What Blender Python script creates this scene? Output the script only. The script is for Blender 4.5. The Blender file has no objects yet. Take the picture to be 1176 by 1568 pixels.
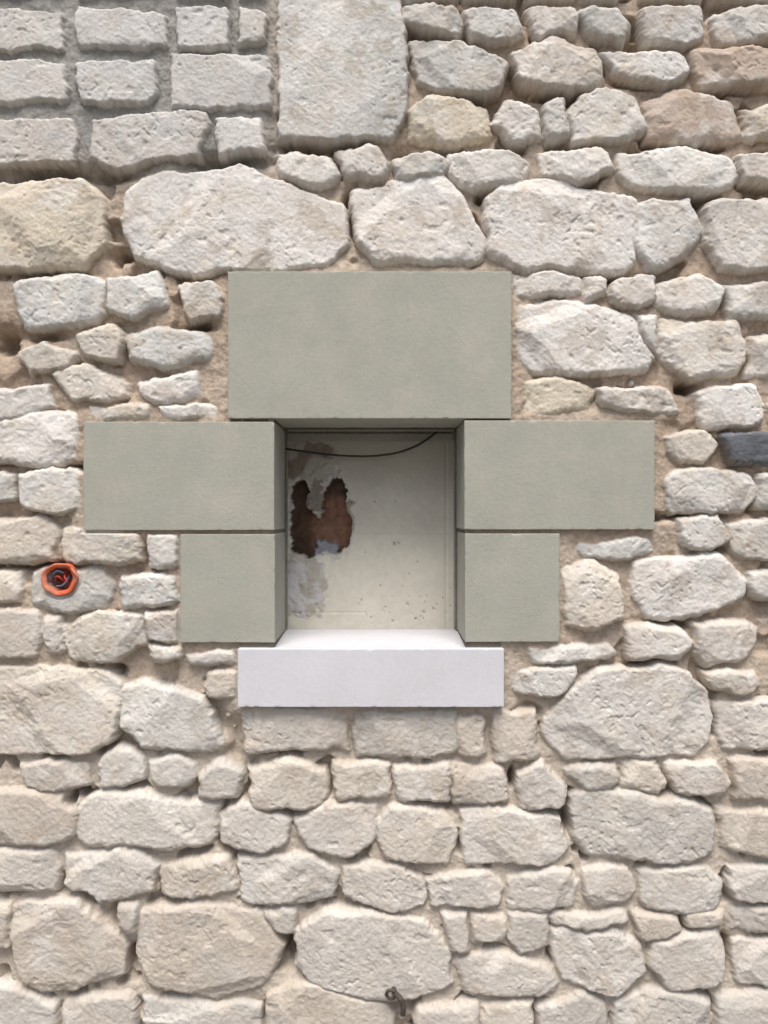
import bpy, bmesh, math, numpy as np
from mathutils import Vector
S=0.002; ZC=1.9; D=2.4; W,H=1176,1568
def wx(px): return (px-588)*S
def wz(py): return (784-py)*S+ZC
def lin(c):
    out=[]
    for v in c[:3]:
        v=v/255.0
        out.append(v/12.92 if v<=0.04045 else ((v+0.055)/1.055)**2.4)
    return np.array(out)
scene=bpy.context.scene
scene.view_settings.view_transform='Standard'; scene.view_settings.look='None'; scene.view_settings.exposure=0
# ------------------------------------------------------------------ noise
def vnoise(X,Y,cell,seed,cy=None):
    cy=cy or cell
    rng=np.random.RandomState(seed)
    x=X/cell+50.37; y=Y/cy+50.61
    x0=np.floor(x).astype(int); y0=np.floor(y).astype(int)
    fx=x-x0; fy=y-y0
    x0=x0-x0.min(); y0=y0-y0.min()
    L=rng.uniform(-1,1,(y0.max()+3,x0.max()+3))
    fx=fx*fx*(3-2*fx); fy=fy*fy*(3-2*fy)
    return (L[y0,x0]*(1-fx)+L[y0,x0+1]*fx)*(1-fy)+(L[y0+1,x0]*(1-fx)+L[y0+1,x0+1]*fx)*fy
def rot(X,Y,a):
    c,s=math.cos(a),math.sin(a); return X*c-Y*s+2000,X*s+Y*c+2000
def rn(X,Y,cell,seed,cy=None):
    a,b=rot(X,Y,seed*0.7); return vnoise(a,b,cell,seed,cy)
def sig(v): return 1/(1+np.exp(-np.clip(v,-30,30)))
def sstep(a,b,v):
    t=np.clip((v-a)/(b-a),0,1); return t*t*(3-2*t)
def terrace(n,k):
    q=n*k; f=np.floor(q); return (f+sstep(.3,.7,q-f))/k
# ------------------------------------------------------------------ stones traced from the wall
ST="""0,15 88,20 95,72 0,75
118,10 250,20 252,68 120,68
268,12 345,12 350,66 272,70
368,12 405,18 402,62 366,64
0,90 98,96 100,150 0,155
118,95 235,92 238,130 225,155 128,155 116,135
260,80 405,85 412,105 408,160 262,162
0,180 108,180 115,200 108,245 0,248
140,180 315,168 318,190 300,235 180,255 135,240
330,180 395,175 405,228 335,232
423,0 608,0 622,60 622,170 600,208 428,210 B
0,278 120,275 155,300 158,370 120,405 0,405 Y
190,290 240,262 400,250 470,285 525,305 530,375 500,405 270,415 200,385 182,330 w
425,228 505,235 515,262 490,282 430,262
515,225 575,220 592,245 590,268 525,268
600,240 660,228 685,245 680,265 610,268
535,290 600,272 680,265 705,290 745,370 740,395 580,402 545,370 w
685,235 790,228 812,250 800,275 720,285 690,268
745,300 770,275 840,268 975,300 980,395 960,412 800,410 748,385 w
975,310 1060,300 1080,350 1050,395 1000,410 978,370
1085,310 1176,295 1176,415 1110,410 1082,370
622,5 700,8 712,30 700,45 640,42 622,30
712,10 790,12 800,45 765,60 722,50
808,5 885,8 885,45 820,55
885,10 950,5 972,35 960,60 905,45
985,10 1075,8 1082,50 1055,65 990,55
1092,15 1160,5 1176,20 1176,60 1105,60
628,60 700,55 775,90 772,130 720,142 640,120
780,75 850,55 918,70 925,125 870,138 800,120
925,72 1045,75 1060,105 1030,125 940,105
1058,75 1150,65 1176,85 1176,125 1075,128 P
628,165 660,140 745,160 752,205 690,222 632,205 Y
752,180 780,148 825,165 832,205 790,212
835,155 868,148 872,200 840,212
875,165 915,128 975,140 990,190 940,215 880,210
990,150 1040,130 1125,155 1140,205 1060,212 992,205 P
1140,165 1176,140 1176,212 1145,205
825,232 920,225 940,255 880,275 830,262
945,235 1050,218 1120,235 1135,270 1110,290 985,288 950,265
1130,235 1176,230 1176,275 1140,275
790,416 890,418 895,445 790,450
898,420 930,420 932,450 900,460
945,425 1005,418 1008,460 960,470 938,455
1015,430 1080,422 1112,440 1095,475 1030,480 1010,465 w
1115,435 1176,430 1176,490 1120,485
790,465 880,455 965,480 1005,545 1000,568 900,575 800,565 788,520 w
972,480 1008,485 1006,535 990,515
1015,490 1140,488 1150,540 1130,575 1060,580 1010,540
1155,515 1176,510 1176,580 1150,575
797,580 860,575 912,595 905,630 810,635 Y
915,595 1030,595 1045,625 990,632 925,620
1065,600 1160,588 1172,620 1165,650 1085,655 w
1020,670 1085,658 1105,680 1080,708 1030,700
1108,665 1176,660 1176,712 1125,710 S
1018,735 1040,715 1155,725 1165,760 1140,785 1030,785
1168,725 1176,722 1176,780 1165,780
1040,798 1105,792 1120,825 1085,845 1045,835
1120,805 1176,795 1176,865 1125,850
880,830 995,825 1005,845 975,855 895,855
862,865 905,858 950,880 955,950 920,965 865,960
975,860 1100,850 1148,890 1145,910 1080,940 990,952 970,910 w
1150,880 1176,875 1176,925 1158,915
955,962 1045,960 1062,990 1040,1015 965,1008
1065,955 1130,950 1165,965 1150,1010 1085,1020 1065,1000
805,990 935,988 945,1005 900,1015 815,1015
780,1030 880,1022 882,1045 855,1065 785,1060
832,1085 870,1060 900,1025 1040,1025 1085,1060 1092,1130 1060,1160 870,1170 835,1130
1080,1030 1160,1028 1168,1050 1140,1065 1090,1060
1095,1080 1176,1065 1176,1145 1110,1150
10,430 100,412 155,425 158,480 100,500 30,500
160,425 240,418 252,470 200,485 168,475
272,435 320,430 342,455 335,485 290,490
115,510 175,495 190,515 180,550 125,545
190,510 250,498 325,515 325,550 260,560 195,545
28,540 60,525 115,545 105,565 40,572
75,575 130,558 190,580 190,608 110,612
208,580 300,568 305,610 230,618 210,605 w
0,600 70,590 78,620 20,640 0,635
135,620 225,622 225,638 140,640
240,622 330,622 330,638 245,640
0,650 90,625 118,635 120,705 60,712 0,690 w
30,725 75,713 125,725 122,780 75,790 35,775
0,715 22,725 22,765 0,770
0,800 60,792 85,815 75,860 0,860
90,815 150,806 215,825 215,860 160,865 95,860
228,820 270,820 270,865 230,870
45,875 150,870 175,900 160,935 95,940 45,925
180,885 262,878 270,925 185,935
0,870 30,875 28,925 0,925
0,940 55,935 65,975 50,1005 0,1010
65,945 90,945 92,995 70,1000
92,960 150,940 220,945 225,990 165,1015 100,1005
225,940 272,938 272,982 228,980
228,992 272,990 272,1012 230,1015
278,1003 360,998 362,1018 282,1020
310,1030 362,1028 362,1072 315,1068
0,1022 150,1025 182,1050 175,1130 130,1155 0,1155
182,1055 290,1025 310,1070 365,1085 362,1135 320,1150 215,1145 182,1115
372,1085 530,1088 535,1150 375,1155 R
540,1088 700,1090 698,1158 545,1160 R
700,1095 742,1095 742,1160 700,1160
752,1090 820,1090 828,1165 760,1170
22,1170 130,1170 132,1200 100,1212 35,1205
145,1165 175,1145 220,1160 218,1200 150,1205
225,1165 270,1155 300,1170 290,1205 230,1205
300,1185 335,1158 370,1180 365,1225 305,1228
378,1175 440,1165 500,1180 505,1225 470,1243 390,1240
510,1170 595,1170 598,1220 520,1228 R
602,1172 690,1172 690,1228 610,1230 R
692,1175 770,1175 782,1225 750,1238 698,1232
790,1190 830,1168 868,1205 862,1240 800,1240 w
868,1180 940,1175 950,1205 900,1215
950,1170 1005,1168 1025,1200 1010,1215 955,1212
1020,1175 1095,1168 1118,1200 1105,1225 1040,1215
1120,1165 1176,1160 1176,1230 1130,1225
0,1215 85,1210 120,1230 115,1280 80,1298 0,1298
110,1240 160,1208 330,1235 330,1290 310,1305 130,1300 105,1270
335,1250 375,1230 440,1260 440,1295 390,1312 338,1300
445,1260 500,1232 575,1235 572,1290 540,1318 470,1300
575,1260 600,1235 680,1245 705,1285 690,1328 600,1320 575,1300
708,1245 780,1240 860,1260 870,1300 850,1325 715,1322
875,1220 900,1208 1060,1225 1100,1250 1095,1310 1060,1325 900,1315 872,1280
1105,1240 1176,1245 1176,1320 1110,1305
0,1302 75,1305 90,1330 80,1368 0,1370
95,1310 200,1305 245,1325 230,1370 160,1385 98,1360
245,1325 350,1318 360,1370 300,1382 245,1375
365,1320 480,1312 520,1345 510,1380 430,1392 365,1385
525,1335 600,1325 650,1350 648,1390 590,1400 530,1380
655,1350 740,1335 770,1360 765,1390 660,1395
775,1345 850,1332 888,1350 880,1390 830,1402 780,1395
890,1335 960,1330 975,1360 965,1390 900,1390
980,1335 1080,1330 1115,1360 1100,1395 1040,1405 985,1390
1120,1330 1176,1330 1176,1390 1125,1378
0,1380 12,1385 12,1450 0,1465
15,1390 110,1380 190,1450 190,1500 100,1520 40,1515 15,1470
175,1385 210,1390 205,1440 180,1430
205,1400 300,1385 400,1400 430,1450 410,1510 330,1535 230,1520 205,1470
400,1400 455,1395 450,1430 420,1430
450,1430 500,1398 640,1410 690,1460 690,1520 600,1540 480,1510 450,1480
675,1408 715,1405 715,1460 690,1460
722,1405 775,1405 775,1445 725,1450
782,1400 842,1405 840,1450 795,1465 780,1440
845,1405 960,1400 965,1420 850,1425
695,1470 790,1465 840,1480 855,1520 800,1535 710,1530
845,1430 940,1428 985,1450 990,1500 940,1530 860,1510
970,1400 1040,1410 1045,1430 985,1445
1000,1445 1100,1430 1118,1470 1110,1510 1030,1525 995,1490
1050,1400 1110,1398 1110,1425 1055,1425
1118,1395 1176,1390 1176,1430 1125,1430
1125,1445 1176,1435 1176,1520 1135,1510
0,1480 30,1515 85,1535 85,1568 0,1568
95,1535 200,1530 210,1568 90,1568
215,1535 400,1545 390,1568 215,1568
410,1530 460,1505 590,1545 635,1568 410,1568
640,1550 730,1540 735,1568 640,1568
735,1545 820,1538 820,1568 735,1568
830,1545 900,1525 935,1545 935,1568 830,1568
945,1535 1020,1520 1090,1535 1095,1568 945,1568
1100,1525 1176,1520 1176,1568 1105,1568"""
BL=[(349,416,783,641),(128,646,420,812),(276,818,421,984),(711,644,1002,811),(712,817,857,983)]
st=1.4
xs=np.arange(0,W+st,st); ys=np.arange(0,H+st,st)
X,Y=np.meshgrid(xs,ys)
WX=X+4.2*rn(X,Y,36,1)+2.2*rn(X,Y,14,2)+1.2*rn(X,Y,6,3)+.6*rn(X,Y,3,8)
WY=Y+4.2*rn(X,Y,36,4)+2.2*rn(X,Y,14,5)+1.2*rn(X,Y,6,6)+.6*rn(X,Y,3,9)
zA=sig((425-X)/12)*sig((262-Y)/14)           # flush grey pointing, top left
zB=sig((Y-1060)/50)                          # pale joints low down
zT=sig((440-Y)/25)*(1-zA)
# mortar height (px units, 15 = flush with dressed blocks)
M=0.5+2.1*rn(X,Y,60,11)+1.5*rn(X,Y,20,12)+0.9*rn(X,Y,8,13)+0.6*rn(X,Y,3.5,14)
M+=zA*4.5-zT*5-1.5*zB
near=np.zeros_like(X)
for (a,b,c,d) in BL+[(366,990,770,1080)]:
    dx=np.maximum(np.maximum(a-X,X-c),0); dy=np.maximum(np.maximum(b-Y,Y-d),0)
    near=np.maximum(near,1-sstep(4,45,np.hypot(dx,dy)))
M+=near*7.5
crk=sstep(0.05,0.42,rn(X,Y,44,15)+0.35*rn(X,Y,15,16))
M-=crk*21*(1-near)*(1-0.8*zA)*(0.4+0.6*np.maximum(zT,zB))
holes=[(440,1468,14,26),(212,1478,9,24),(192,1480,8,20),(1072,312,15,12),(1058,590,14,9),(8,520,14,20),(868,1255,12,22),(905,395,8,8),(660,395,16,5),
(470,218,40,9),(975,225,14,9),(975,60,12,14),(730,395,8,5),(1115,1470,8,26),(170,1030,10,8),(12,700,14,8),(120,1230,10,20),(985,112,40,9),(455,300,8,6),
(180,385,16,9),(345,240,60,8),(70,262,60,8),(860,218,18,12),(1160,770,8,12),(100,1225,12,12),(1170,905,8,12),(1005,790,8,6),(200,1555,8,14),(985,1330,6,8),(630,1550,10,8),
(612,225,12,10),(742,290,9,10),(530,300,7,12),(1000,455,6,10),(300,500,22,6),(60,512,30,7),(1095,845,24,7),(1000,1020,20,4),(1120,130,30,6),(700,148,30,6),(650,48,30,6),
(60,415,50,7),(330,412,60,5),(900,415,60,5),(1060,215,40,6),(860,140,40,6),(1060,790,60,6),(120,718,50,5),(60,865,50,5),(1040,955,40,5),(170,260,30,10)]
for (a,b,r1,r2) in holes:
    q=((WX-a)/r1)**2+((WY-b)/r2)**2
    M-=30*np.exp(-q*0.9)
HQ=np.zeros_like(X)
for (a,b,r1,r2) in [(441,1466,8,24),(200,1480,6,22),(1074,308,11,9),(1058,590,12,8),(868,1262,7,20),(6,524,11,16),(1118,1468,5,20),(786,1195,5,14),(104,1228,7,9)]:
    q=((WX-a)/r1)**2+((WY-b)/r2)**2; HQ=np.maximum(HQ,np.exp(-q*q*.8)); M-=22*np.exp(-q*q*.8)
Hs=np.full_like(X,-60.0); ID=np.zeros(X.shape,int); Dd=np.zeros_like(X)
rng=np.random.RandomState(11)
pal=[(211,206,199),(217,213,206),(204,199,191),(212,204,191),(204,203,198),(218,215,209),(202,193,181),(209,203,195),(197,195,189),(213,206,194)]
cols=[lin((160,140,120))]
def add_stone(P,tag,i):
    P=np.array(P); cx,cy=P.mean(0)
    xa,ya=P.min(0)-18; xb,yb=P.max(0)+18
    j0,j1=np.searchsorted(xs,[xa,xb]); i0,i1=np.searchsorted(ys,[ya,yb])
    if j1<=j0 or i1<=i0: cols.append(cols[0]); return
    sl=(slice(i0,i1),slice(j0,j1)); x=WX[sl]; y=WY[sl]
    ar=0.5*np.sum(P[:,0]*np.roll(P[:,1],-1)-np.roll(P[:,0],-1)*P[:,1]); sg=1 if ar>0 else -1
    chip=tag=='c'
    a0=zA[sl].mean(); my=Y[sl].mean()
    kk=0.28+0.2*rng.rand()+.12*a0
    if tag in ('B','R'): kk=0.45
    if chip: kk=.6
    acc=0
    for n in range(len(P)):
        p=P[n]; q=P[(n+1)%len(P)]; e=q-p; L=np.hypot(*e)
        if L<1: continue
        acc=acc+np.exp(-kk*np.clip(sg*(e[0]*(y-p[1])-e[1]*(x-p[0]))/L,-40,90))
    d=-np.log(acc)/kk+(1.0 if chip else (5.2 if my<1060 else 4.8))
    size=min(xb-xa,yb-ya)-36
    w=min(8+6*rng.rand(),(size+10)*0.42)*(1-.35*a0) if tag!='B' else 7
    if chip: w=5
    t=np.clip(d/w,0,1); prof=(1-(1-t)**2.8)**0.48
    hi=12.5+7*rng.rand()
    hi=hi*(1-a0)+a0*(15+2.0*rng.rand())
    if my>1060: hi=12+5*rng.rand()
    if tag=='B': hi=16
    if tag=='R': hi=13
    if chip: hi=M[sl].mean()+3+3*rng.rand()
    Pl=hi+0*x; amp=0.35 if tag in('B','R') else .75-.35*a0
    dxn=(x-cx); dyn=(y-cy)
    Pl=Pl+amp*(rng.uniform(-.07,.07)*dxn+rng.uniform(-.08,.05)*dyn)*min(1,60/max(size,8))
    for f in range(0 if chip else 6):
        an=rng.uniform(0,6.28); sl_=rng.uniform(.15,.6)*amp; off=rng.uniform(.22,.48)*size
        Pl=np.minimum(Pl,hi+1.5-sl_*((dxn*math.cos(an)+dyn*math.sin(an))-off))
    Pl=np.maximum(Pl,hi*(0.5+.3*a0))
    h=np.where(d>0,-18+(Pl+18)*prof,-60)
    cur=Hs[sl]; m=h>cur
    Hs[sl]=np.where(m,h,cur); ID[sl]=np.where(m,i+1,ID[sl]); Dd[sl]=np.where(m,d,Dd[sl])
    c=lin(pal[rng.randint(len(pal))])*rng.uniform(.86,1.01)
    if tag=='w': c=lin((216,212,206))
    if tag=='Y': c=lin((209,199,180))
    if tag=='P': c=lin((186,170,156))
    if tag=='B': c=lin((196,195,190))
    if tag=='S': c=lin((108,111,116))
    if chip: c=c*.85
    cols.append(c)
lines=ST.split('\n')
for i,line in enumerate(lines):
    tk=line.split(); tag=''
    if ',' not in tk[-1]: tag=tk.pop()
    P=[]
    for t in tk:
        a,b=map(float,t.split(','))
        if a<=0:a=-60
        if a>=1176:a=1240
        if b<=0:b=-60
        if b>=1568:b=1640
        P.append((a,b))
    add_stone(P,tag,i)
ni=len(lines)
free=(Hs<M-1)&(zA<.3)
for tr in range(500):
    a=rng.uniform(0,W); b=rng.uniform(0,H); r=rng.uniform(3.5,9)
    j=int(a/st); k=int(b/st); q=int(r/st)
    blk=free[max(0,k-q):k+q+1,max(0,j-q):j+q+1]
    if blk.size==0 or blk.mean()<.93: continue
    if any((x0_-4<a<x1_+4 and y0_-4<b<y1_+4) for (x0_,y0_,x1_,y1_) in BL+[(366,990,770,1080),(60,855,120,915)]): continue
    an=np.sort(rng.uniform(0,6.28,6)); P=[(a+r*1.4*math.cos(t),b+r*.9*math.sin(t)) for t in an]
    add_stone(P,'c',ni); ni+=1
cols=np.array(cols)
# cleft texture : soft cleavage steps + fine grain
t1=terrace(rn(X,Y,38,21)*.7+rn(X,Y,16,22)*.3,2.6)
t2=rn(X,Y,16,81)*.6+rn(X,Y,8,82)*.4
a3=rn(X,Y,6,23); a4=rn(X,Y,3.2,24)
var=0.3+0.75*sstep(-.3,.5,rn(X,Y,75,27))
strk=(vnoise(*rot(X,Y,.95),4.5,71,26)+.6*vnoise(*rot(X,Y,.6),3.2,72,16))*sstep(.1,.5,rn(X,Y,64,73))
pit=sstep(0.55,0.8,rn(X,Y,6,28))*sstep(-.1,.5,rn(X,Y,60,29))*1.5+sstep(.5,.8,rn(X,Y,12,83)+.2*a4)*sstep(.1,.5,rn(X,Y,50,84))*1.8
isB=(ID==11)
rough=(2.1*t1+.9*t2)*var*(1-.5*zA)+.33*a3+.38*a4
rough=np.where(isB,.35*a3+.4*a4+.9*t1,rough)+.28*strk
Hs=Hs+rough-pit-HQ*44
mask=sig((Hs-M)/0.7)
Hh=np.maximum(M,Hs)
# colour
base=cols[ID]
n1=rn(X,Y,40,31)*.6+rn(X,Y,15,32)*.4; n2=rn(X,Y,55,33)*.6+rn(X,Y,18,34)*.4; n3=rn(X,Y,5,35)
warm=lin((209,196,176)); white=lin((222,220,215)); pink=lin((203,190,178)); grey=lin((180,179,176))
def mx(c,t,f): return c*(1-f[...,None])+t*f[...,None]
base=mx(base,warm,0.32*sstep(.15,.6,n1)); base=mx(base,white,0.5*sstep(.05,.5,n2+0.15*n3))
base=mx(base,grey,0.42*sstep(.1,.6,-n1+0.2*n3)*(0.65+0.35*np.maximum(zA,isB)))
base=mx(base,pink,0.22*sstep(.1,.5,rn(X,Y,48,36)+.3*rn(X,Y,12,37)))
base=mx(base,lin((158,141,120)),.32*sstep(.42,.7,rn(X,Y,34,91)+.35*rn(X,Y,7,92)))
base=mx(base,lin((198,198,197)),.45*zA)
base=np.where((ID==54)[...,None],cols[54]*(1+.3*n1[...,None]),base)
mA=lin((150,148,143)); mM=lin((173,156,139)); mB=lin((189,178,164))
mc=mx(np.broadcast_to(mM,base.shape),mB,zB); mc=mx(mc,mA,zA)
mc=mx(mc,mB,.4*sstep(0,.5,rn(X,Y,90,93))*(1-zA))
mc=mc*(1+0.13*n2+0.12*rn(X,Y,6,38)+0.12*rn(X,Y,2.9,39))[...,None]
smear=0.45*sstep(-7,-1,-(Dd+5*n3+5*n1))
col=mx(mc,base,mask*(1-smear*0.8))
col=mx(col,lin((196,185,171)),zB*0.34)
col=np.clip(col*1.0,0.01,0.78)
for (a,b,c,d) in BL+[(366,993,770,1080)]:
    ins=(X>a+3)&(X<c-3)&(Y>b+3)&(Y<d-3); Hh=np.where(ins,-12,Hh)
    rim=(X>a-5)&(X<c+5)&(Y>b-5)&(Y<d+5)&~ins; Hh=np.where(rim,np.minimum(Hh,9.0),Hh)
for k in (0,1):
    a,b,c,d=[(276,812,421,818),(711,811,857,817)][k]
    Hh=np.where((X>a)&(X<c)&(Y>b-2)&(Y<d+2),9.0,Hh)
rr=np.hypot(X-91,Y-887)
Hh=np.where(rr<32,np.minimum(Hh,11),Hh); Hh=np.where(rr<19.5,-45,Hh)
ax=np.concatenate([np.arange(-620,0,4.0),xs,np.arange(xs[-1]+4,W+620,4.0)])
ay=np.concatenate([np.arange(-420,0,4.0),ys,np.arange(ys[-1]+4,H+190,4.0)])
def ridx(v,n,mxv):
    v=np.abs(v); v=np.where(v>mxv,2*mxv-v,v); return np.clip(np.round(v/st).astype(int),0,n-1)
ix=ridx(ax,len(xs),xs[-1]); iy=ridx(ay,len(ys),ys[-1])
GH=Hh[np.ix_(iy,ix)].copy(); GC=col[np.ix_(iy,ix)]
GX,GY=np.meshgrid(ax,ay)
def grid_mesh(name,co,keep,attrs,extra=None):
    ny,nx=co.shape[:2]
    idx=np.arange(ny*nx).reshape(ny,nx)
    q=np.stack([idx[:-1,:-1],idx[1:,:-1],idx[1:,1:],idx[:-1,1:]],-1).reshape(-1,4)
    q=q[keep[:-1,:-1].reshape(-1)]
    V=co.reshape(-1,3)
    if extra is not None:
        q=np.concatenate([q,np.array(extra[1])+len(V)]); V=np.concatenate([V,np.array(extra[0])])
    me=bpy.data.meshes.new(name)
    me.vertices.add(len(V)); me.vertices.foreach_set('co',V.astype(np.float32).ravel())
    me.loops.add(q.size); me.loops.foreach_set('vertex_index',q.astype(np.int32).ravel())
    me.polygons.add(len(q)); me.polygons.foreach_set('loop_start',np.arange(0,q.size,4,dtype=np.int32))
    me.polygons.foreach_set('use_smooth',np.ones(len(q),bool))
    me.update(calc_edges=True)
    for an,(ty,arr) in attrs.items():
        at=me.attributes.new(an,ty,'POINT')
        A=np.ones((len(V),4),np.float32)*0.4; A[:ny*nx,:3]=arr.reshape(-1,3); A[:,3]=1; at.data.foreach_set('color',A.ravel())
    o=bpy.data.objects.new(name,me); scene.collection.objects.link(o); return o
co=np.stack([wx(GX),0.03-S*GH,wz(GY)],-1)
keep=~((GX>418.5)&(GX<712.5)&(GY>637)&(GY<1000))
x0,x1,z0,z1=wx(ax[0]),wx(ax[-1]),wz(ay[-1]),wz(ay[0])
yb=0.62
ev=[(x0,.03,z0),(x1,.03,z0),(x1,.03,z1),(x0,.03,z1),(x0,yb,z0),(x1,yb,z0),(x1,yb,z1),(x0,yb,z1)]
ef=[(4,5,6,7),(3,2,6,7),(0,3,7,4),(1,5,6,2)]
wall=grid_mesh('stone_wall',co,keep,{'Col':('FLOAT_COLOR',GC)},(ev,ef))
# ------------------------------------------------------------------ materials
def newmat(name):
    m=bpy.data.materials.new(name); m.use_nodes=True; nt=m.node_tree
    b=nt.nodes['Principled BSDF']; return m,nt,b
def N(nt,t): return nt.nodes.new(t)
def noise(nt,vec,scale,detail=6,rough=.6):
    n=N(nt,'ShaderNodeTexNoise'); n.inputs['Scale'].default_value=scale; n.inputs['Detail'].default_value=detail; n.inputs['Roughness'].default_value=rough
    nt.links.new(vec,n.inputs['Vector']); return n.outputs['Fac']
def maprange(nt,v,a,b,c,d):
    n=N(nt,'ShaderNodeMapRange'); nt.links.new(v,n.inputs['Value'])
    for k,q in zip(('From Min','From Max','To Min','To Max'),(a,b,c,d)): n.inputs[k].default_value=q
    return n.outputs['Result']
def math_(nt,op,a,b):
    n=N(nt,'ShaderNodeMath'); n.operation=op
    for i,v in enumerate((a,b)):
        if isinstance(v,(int,float)): n.inputs[i].default_value=v
        else: nt.links.new(v,n.inputs[i])
    return n.outputs[0]
def scalecol(nt,c,f):
    n=N(nt,'ShaderNodeVectorMath'); n.operation='SCALE'; nt.links.new(c,n.inputs[0]); nt.links.new(f,n.inputs['Scale']); return n.outputs[0]
def bump(nt,b,h,dist,strength=1):
    n=N(nt,'ShaderNodeBump'); n.inputs['Distance'].default_value=dist; n.inputs['Strength'].default_value=strength
    nt.links.new(h,n.inputs['Height']); nt.links.new(n.outputs[0],b.inputs['Normal'])
def attrmat(name,dist=.004,v=1):
    m,nt,b=newmat(name); b.inputs['Roughness'].default_value=.95; b.inputs['Specular IOR Level'].default_value=.12
    tc=N(nt,'ShaderNodeTexCoord').outputs['Object']
    at=N(nt,'ShaderNodeAttribute'); at.attribute_name='Col'
    f1=noise(nt,tc,90,5,.72); f2=noise(nt,tc,380,2,.7)
    s=math_(nt,'MULTIPLY',maprange(nt,f1,.3,.7,1-.10*v,1+.09*v),maprange(nt,f2,.25,.75,1-.12*v,1+.12*v))
    nt.links.new(scalecol(nt,at.outputs['Color'],s),b.inputs['Base Color'])
    bump(nt,b,math_(nt,'ADD',f1,math_(nt,'MULTIPLY',f2,.6)),dist); return m
wall.data.materials.append(attrmat('limestone_rubble',.0028))
def plainmat(name,c,var=.06,rough=.8,dist=.0006,scale=60,stain=None,spec=.3,st_amt=.7):
    m,nt,b=newmat(name); b.inputs['Roughness'].default_value=rough; b.inputs['Specular IOR Level'].default_value=spec
    tc=N(nt,'ShaderNodeTexCoord').outputs['Object']
    f1=noise(nt,tc,scale,5,.65); f2=noise(nt,tc,5,4,.55); f3=noise(nt,tc,600,2,.6)
    s=math_(nt,'MULTIPLY',maprange(nt,f1,.3,.7,1-var,1+var),maprange(nt,f2,.3,.7,1-var,1+var))
    s=math_(nt,'MULTIPLY',s,maprange(nt,f3,.25,.75,1-var,1+var))
    rgb=N(nt,'ShaderNodeMix'); rgb.data_type='RGBA'
    rgb.inputs[6].default_value=(*c,1); rgb.inputs[7].default_value=(*(stain if stain is not None else c),1)
    nt.links.new(maprange(nt,noise(nt,tc,9,5,.6),.45,.75,0,st_amt),rgb.inputs[0])
    nt.links.new(scalecol(nt,rgb.outputs[2],s),b.inputs['Base Color'])
    bump(nt,b,math_(nt,'ADD',f1,f3),dist); return m
m_block=plainmat('dressed_limestone',lin((162,162,151)),.045,.85,.0011,80,lin((176,172,158)))
m_sill=plainmat('white_stone',lin((206,206,211)),.03,.7,.0006,80,lin((200,199,199)))
m_frame=plainmat('grey_frame',lin((140,138,130)),.1,.6)
m_black=plainmat('black_rubber',np.array([.03,.03,.032]),.1,.5)
m_or=plainmat('orange_plastic',lin((206,100,64)),.14,.5,.0015,90,lin((205,165,145)),st_amt=.9)
m_blue=plainmat('blue_plastic',lin((80,104,130)),.05,.4)
m_red=plainmat('red_plastic',lin((175,60,45)),.05,.4)
m_met=plainmat('weathered_metal',lin((84,79,76)),.3,.45,.002,200,lin((110,78,58)))
m_met.node_tree.nodes['Principled BSDF'].inputs['Metallic'].default_value=.4
m_cem=plainmat('rough_cement',lin((136,128,116)),.15,.95,.006,50)
m_gr=plainmat('gravel_ground',lin((150,144,134)),.2,.95,.01,40,lin((120,112,100)))
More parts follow.
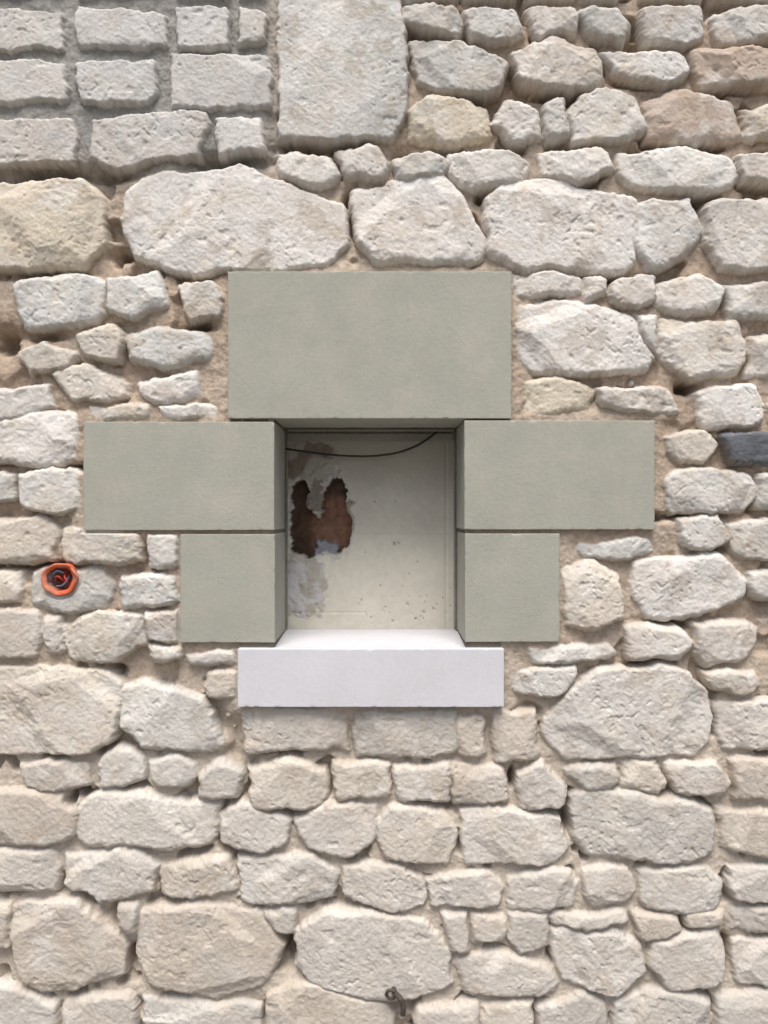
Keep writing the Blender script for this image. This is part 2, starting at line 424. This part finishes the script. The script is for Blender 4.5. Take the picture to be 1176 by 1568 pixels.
# ------------------------------------------------------------------ worn-edge boxes
def wornbox(name,x0,x1,y0,y1,z0,z1,mat,seed,r0=.0015,r1=.003,cell=.006,slope=0,bow=.0006):
    def ax_(a,b): 
        n=max(2,int(round((b-a)/cell))); v=np.linspace(a,b,n+1); e=.0022
        return np.unique(np.concatenate([v,[a+e,b-e,a+e/2,b-e/2]]))
    X_,Y_,Z_=ax_(x0,x1),np.unique(np.concatenate([np.arange(y0,y1,.012),[y0+.001,y0+.0025,y1]])),ax_(z0,z1)
    bm=bmesh.new(); cache={}
    def v(x,y,z):
        k=(round(x,6),round(y,6),round(z,6))
        if k not in cache: cache[k]=bm.verts.new(k)
        return cache[k]
    def sheet(A,B,f):
        for i in range(len(A)-1):
            for j in range(len(B)-1):
                bm.faces.new([f(A[i],B[j]),f(A[i+1],B[j]),f(A[i+1],B[j+1]),f(A[i],B[j+1])])
    sheet(X_,Z_,lambda a,b:v(a,y0,b)); sheet(X_,Z_,lambda a,b:v(a,y1,b))
    sheet(X_,Y_,lambda a,b:v(a,b,z0)); sheet(X_,Y_,lambda a,b:v(a,b,z1))
    sheet(Y_,Z_,lambda a,b:v(x0,a,b)); sheet(Y_,Z_,lambda a,b:v(x1,a,b))
    bmesh.ops.recalc_face_normals(bm,faces=bm.faces)
    vs=list(bm.verts); P=np.array([q.co[:] for q in vs])
    u=(P[:,0]+P[:,1]*.7)*500+1000; w_=(P[:,2]+P[:,1]*.5)*500+1000
    n=rn(u,w_,9,seed)*.6+rn(u,w_,30,seed+1)*.4
    r=r0+(r1-r0)*sstep(-.2,.9,n)+.0045*sstep(.52,.75,rn(u,w_,5,seed+2))
    lo=np.array([x0,y0,z0]); hi_=np.array([x1,y1,z1])
    q=np.clip(P,lo+r[:,None],np.maximum(hi_-r[:,None],lo+r[:,None])); dv=P-q; L=np.linalg.norm(dv,axis=1)
    ns=(np.abs(dv)>1e-7).sum(1)>=2
    dn=dv/np.maximum(L,1e-9)[:,None]*r[:,None]
    P=np.where(ns[:,None],q+dn,P)
    P[:,1]+=bow*rn(u,w_,60,seed+3)
    if slope: P[:,2]+=np.where(P[:,2]>(z0+z1)/2,(P[:,1]-y0)*slope,0)
    for a,b in zip(vs,P): a.co=b
    me=bpy.data.meshes.new(name); bm.to_mesh(me); bm.free(); me.materials.append(mat)
    for p in me.polygons: p.use_smooth=True
    o=bpy.data.objects.new(name,me); scene.collection.objects.link(o)
    return o
def empty(name,loc=(0,0,0)):
    e=bpy.data.objects.new(name,None); e.empty_display_size=.1; scene.collection.objects.link(e); return e
sur=empty('window_surround')
nm=['lintel','upper_jamb_block_1','lower_jamb_block_1','upper_jamb_block_2','lower_jamb_block_2']
yf=[-.003,-.002,0,-.003,-.001]
for k,(a,b,c,d) in enumerate(BL):
    o=wornbox(nm[k],wx(a),wx(c),yf[k],.262,wz(d),wz(b),m_block,100+k*7); o.parent=sur
for k,(a,c) in enumerate([(290,419.5),(713.5,850)]):
    o=wornbox('joint_%d'%(k+1),wx(a),wx(c),.013,.26,wz(818.3),wz(811),m_cem,160+k,.0005,.001); o.parent=sur
o=wornbox('bed_joint_1',wx(352),wx(419),.013,.26,wz(646.5),wz(640.5),m_cem,171,.0005,.001);o.parent=sur
o=wornbox('bed_joint_2',wx(714),wx(780),.013,.26,wz(644.5),wz(640.5),m_cem,172,.0005,.001);o.parent=sur
o=wornbox('sill_joint_1',wx(366),wx(420),.008,.28,wz(994),wz(983.5),m_cem,173,.0005,.001);o.parent=sur
o=wornbox('sill_joint_2',wx(713),wx(768),.008,.28,wz(994),wz(982.5),m_cem,174,.0005,.001);o.parent=sur
sill=wornbox('window_sill',wx(366),wx(770),-.022,.015,wz(1080),wz(992),m_sill,181,.0012,.002)
s2=wornbox('sill_inner',wx(417),wx(716),.0149,.30,wz(1075),wz(992),m_sill,190,.0008,.001,slope=.045)
s2.parent=sill
# ------------------------------------------------------------------ recess back
YB=.292; f=(D+YB)/D
def bxp(px): return (px-588)*S*f
def bzp(py): return (784-py)*S*f+ZC
bs=1.0
bx=np.arange(425,712,bs); by=np.arange(640,985,bs); BX,BY=np.meshgrid(bx,by)
wxx=BX+4*rn(BX,BY,16,51)+3*rn(BX,BY,7,52)+2.0*rn(BX,BY,3.4,68); wyy=BY+4*rn(BX,BY,16,53)+3*rn(BX,BY,7,54)+2.0*rn(BX,BY,3.4,69)
hh=.5*rn(BX,BY,40,55)+.25*rn(BX,BY,10,56)+.12*rn(BX,BY,4,57)
cream=lin((200,196,183)); c=np.broadcast_to(cream,BX.shape+(3,)).copy()
c=c*(1+.06*rn(BX,BY,50,58)+.04*rn(BX,BY,8,59))[...,None]
top_shade=sstep(-800,-690,-(BY+18*rn(BX,BY,60,77)+8*rn(BX,BY,15,78)))  # shade under the lintel, painted into the plaster colour as grey toward the top
c=mx(c,lin((146,141,131)),top_shade*.65)
pd=np.maximum(np.exp(-((wxx-496)/54)**2*1.2-((wyy-790)/80)**2*1.1),np.exp(-((wxx-460)/46)**2-((wyy-890)/66)**2))
pd=np.maximum(pd,.9*np.exp(-((wxx-475)/62)**2-((wyy-710)/40)**2))
pm=sstep(.40,.54,pd+.14*rn(BX,BY,9,60))
c=mx(c,lin((152,148,140)),pm*.75); c=mx(c,lin((184,185,187)),pm*.7*sstep(.05,.5,rn(BX,BY,18,61)+.3*rn(BX,BY,6,76)))
c=mx(c,lin((110,94,80)),.75*sstep(.2,.55,rn(BX,BY,26,62))*pm*sstep(-840,-720,-BY))
hh=hh+pm*(1.4*rn(BX,BY,12,63)+1.0*rn(BX,BY,5,64)+1)
pits=[(575,768,2.0),(608,768,1.8),(605,832,3.0),(612,830,2.2),(560,845,1.8),(640,860,1.4),(555,920,1.8),(590,930,1.8),(625,925,2.0),(650,938,2.6),(665,932,2),(600,950,2.2),(570,946,1.8),(637,948,2.2),(482,925,2),(460,940,2)]
r_=np.random.RandomState(3)
for k in range(32): pits.append((r_.uniform(540,695),960-abs(r_.normal(0,45)),r_.uniform(.7,1.2)))
pt=np.zeros_like(BX)
for (a,b,r) in pits: pt=np.maximum(pt,np.exp(-(((wxx*.5+BX*.5)-a)**2+((wyy*.5+BY*.5)-b)**2)/(r*r)))
hh-=2.0*pt; c=mx(c,lin((146,134,116)),.7*sstep(.3,.8,pt))
seam=np.exp(-((BY-816-.01*(BX-600))/1.2)**2)*(BX>540); seam2=np.exp(-((BX-683)/1.2)**2); seam3=np.exp(-((BY-938)/1.5)**2)*.8*(BX>445)*(BX<560)
hh-=1.2*(seam+seam2+seam3)
hd=np.maximum.reduce([1-((wxx-512)/25)**2-((wyy-795)/56)**2,1-((wxx-472)/29)**2-((wyy-822)/34)**2,1-((wxx-463)/16)**2-((wyy-755)/18)**2,1-((wxx-514)/18)**2-((wyy-748)/16)**2,1-((wxx-460)/16)**2-((wyy-792)/30)**2])
chunk=1-((wxx-483)/13)**2-((wyy-768)/17)**2
chunk=np.maximum(chunk,1-((wxx-487)/8)**2-((wyy-742)/12)**2)
hm=sstep(0,.10,hd)*(1-sstep(0,.2,chunk))
rim=sstep(-.9,-.1,hd)*(1-hm)
c=mx(c,lin((182,179,173)),rim*.8*sstep(-.5,.3,rn(BX,BY,8,79))); c=mx(c,lin((134,126,116)),sstep(0,.2,chunk))
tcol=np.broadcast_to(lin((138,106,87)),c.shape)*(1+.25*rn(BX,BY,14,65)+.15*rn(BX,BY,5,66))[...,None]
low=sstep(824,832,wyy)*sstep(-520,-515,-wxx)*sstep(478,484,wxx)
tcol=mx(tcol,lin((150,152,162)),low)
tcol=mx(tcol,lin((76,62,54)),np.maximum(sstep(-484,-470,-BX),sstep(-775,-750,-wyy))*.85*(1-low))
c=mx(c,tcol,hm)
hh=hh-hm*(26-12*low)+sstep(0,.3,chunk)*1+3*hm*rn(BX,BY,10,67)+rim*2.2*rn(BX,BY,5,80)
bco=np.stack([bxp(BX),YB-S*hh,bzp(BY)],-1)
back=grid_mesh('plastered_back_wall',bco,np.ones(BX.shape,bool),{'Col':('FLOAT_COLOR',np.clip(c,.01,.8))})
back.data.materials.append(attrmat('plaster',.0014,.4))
rv=empty('window_frame')
L_,R_=wx(419),wx(712)
for n_,(a,b,c0,d0,z0_,z1_,mt) in {'reveal_left':(L_-.03,L_+.003,.263,.36,wz(1000),wz(630),m_cem),'reveal_right':(R_-.003,R_+.03,.263,.36,wz(1000),wz(630),m_cem),
   'reveal_top':(L_-.03,R_+.03,.263,.36,wz(642),wz(620),m_cem),
   'stile_left':(L_+.003,L_+.009,.279,.289,wz(980),wz(645),m_frame),'stile_right':(R_-.009,R_-.003,.279,.289,wz(980),wz(645),m_frame),
   'head_rail':(L_+.010,R_-.010,.274,.289,wz(662),wz(650),m_frame),'head_rail_2':(L_+.010,R_-.010,.264,.272,wz(647),wz(643),m_frame)}.items():
    o=wornbox(n_,a,b,c0,d0,z0_,z1_,mt,200+len(n_),.0008,.0015,.01); o.parent=rv
# ------------------------------------------------------------------ curves
def tube(name,pts,r,mat,parent=None):
    cu=bpy.data.curves.new(name,'CURVE'); cu.dimensions='3D'; cu.bevel_depth=r; cu.bevel_resolution=4; cu.resolution_u=8; cu.use_fill_caps=True
    s=cu.splines.new('BEZIER'); s.bezier_points.add(len(pts)-1)
    for p,c_ in zip(s.bezier_points,pts): p.co=c_; p.handle_left_type=p.handle_right_type='AUTO'
    cu.materials.append(mat); o=bpy.data.objects.new(name,cu); scene.collection.objects.link(o)
    if parent: o.parent=parent
    return o
def bp(px,py,y):
    k=(D+y)/D; return ((px-588)*S*k,y,(784-py)*S*k+ZC)
tube('electrical_cable',[bp(436,687,.27),bp(470,692,.262),bp(530,698,.256),bp(585,697,.256),bp(625,688,.262),bp(655,672,.27),bp(676,655,.28)],.0036,m_black)
# conduit
cd=empty('conduit_pipe')
def lathe(name,prof,cx,cz,mat,parent,seed,n=64,wob=.0028):
    bm=bmesh.new(); rings=[]
    r_=np.random.RandomState(seed); ph=r_.uniform(0,6.28,6)
    for (r,y) in prof:
        ring=[]
        for k in range(n):
            a=2*math.pi*k/n
            rr_=r+wob*(r/.05)*(math.sin(2*a+ph[0])+.6*math.sin(3*a+ph[1])+.5*math.sin(7*a+ph[2]))
            ring.append(bm.verts.new((cx+rr_*math.cos(a),y+wob*.6*math.sin(3*a+ph[3]),cz+rr_*math.sin(a))))
        rings.append(ring)
    for a,b in zip(rings[:-1],rings[1:]):
        for k in range(n): bm.faces.new([a[k],a[(k+1)%n],b[(k+1)%n],b[k]])
    me=bpy.data.meshes.new(name); bm.to_mesh(me); bm.free(); me.materials.append(mat)
    for p in me.polygons:p.use_smooth=True
    o=bpy.data.objects.new(name,me); scene.collection.objects.link(o); o.parent=parent; return o
cx_,cz_=wx(91),wz(887)
prof=[(.053,.012),(.0535,-.001),(.052,-.004),(.047,-.004),(.043,-.001),(.041,-.000)]
for k in range(9): prof+= [(.037,.003+k*.008),(.040,.007+k*.008)]
lathe('corrugated_sleeve',prof,cx_,cz_,m_or,cd,5)
lathe('end_cap',[(.039,.07),(.001,.075)],cx_,cz_,m_or,cd,6)
tube('blue_wire',[(cx_-.02,.06,cz_-.01),(cx_-.026,.014,cz_+.004),(cx_-.012,.006,cz_+.024),(cx_+.010,.01,cz_+.018)],.003,m_blue,cd)
tube('blue_wire_2',[(cx_+.018,.06,cz_+.01),(cx_+.02,.014,cz_+.002),(cx_+.01,.004,cz_-.018),(cx_-.012,.008,cz_-.022)],.003,m_blue,cd)
tube('red_wire',[(cx_,.06,cz_-.01),(cx_+.004,.014,cz_-.004),(cx_-.01,.008,cz_+.008),(cx_-.02,.018,cz_-.008)],.0032,m_red,cd)
tube('red_wire_2',[(cx_+.02,.05,cz_+.02),(cx_+.012,.01,cz_+.008),(cx_+.022,.005,cz_-.008)],.003,m_red,cd)
tube('flap',[(cx_+.036,.0,cz_+.034),(cx_+.05,-.008,cz_+.02),(cx_+.058,-.006,cz_+.008)],.004,m_or,cd)
# wall hook
hk=empty('wall_hook')
hx,hz=wx(606),wz(1520)
tube('shank',[(hx-.003,.05,hz+.01),(hx-.003,-.016,hz+.01),(hx+.012,-.04,hz+.008),(hx+.02,-.042,hz-.006)],.0085,m_met,hk)
tube('eye',[(hx-.03,-.012,hz+.002),(hx-.02,-.022,hz+.02),(hx-.003,-.026,hz+.018),(hx-.004,-.022,hz),(hx-.018,-.016,hz-.008),(hx-.03,-.012,hz+.002)],.005,m_met,hk)
tube('tab',[(hx+.02,-.04,hz),(hx+.022,-.042,hz-.02),(hx+.021,-.04,hz-.042)],.0088,m_met,hk)
# ground
bm=bmesh.new(); bmesh.ops.create_grid(bm,x_segments=60,y_segments=60,size=60)
me=bpy.data.meshes.new('ground'); bm.to_mesh(me); bm.free(); me.materials.append(m_gr)
g=bpy.data.objects.new('ground',me); scene.collection.objects.link(g)
# ------------------------------------------------------------------ light
w=bpy.data.worlds.new('World'); scene.world=w; w.use_nodes=True; nt=w.node_tree
sky=nt.nodes.new('ShaderNodeTexSky'); sky.sky_type='NISHITA'; sky.sun_disc=False
EL=math.radians(64); AZ=math.radians(184)
sky.sun_elevation=EL; sky.sun_rotation=AZ; sky.dust_density=4; sky.air_density=1; sky.ozone_density=.6
nt.links.new(sky.outputs[0],nt.nodes['Background'].inputs[0]); nt.nodes['Background'].inputs[1].default_value=.145
su=bpy.data.lights.new('sun','SUN'); su.energy=3.6; su.angle=math.radians(32); su.color=(1,.96,.91)
so=bpy.data.objects.new('sun',su); scene.collection.objects.link(so)
dv=Vector((math.sin(AZ)*math.cos(EL),math.cos(AZ)*math.cos(EL),math.sin(EL)))
so.rotation_euler=dv.to_track_quat('Z','Y').to_euler(); so.location=dv*20
cam=bpy.data.cameras.new('camera'); cam.sensor_fit='VERTICAL'; cam.sensor_height=24; cam.lens=24*D/(H*S); cam.clip_end=300
c_=bpy.data.objects.new('camera',cam); scene.collection.objects.link(c_); c_.location=(0,-D,ZC); c_.rotation_euler=(math.radians(90),0,0)
scene.camera=c_
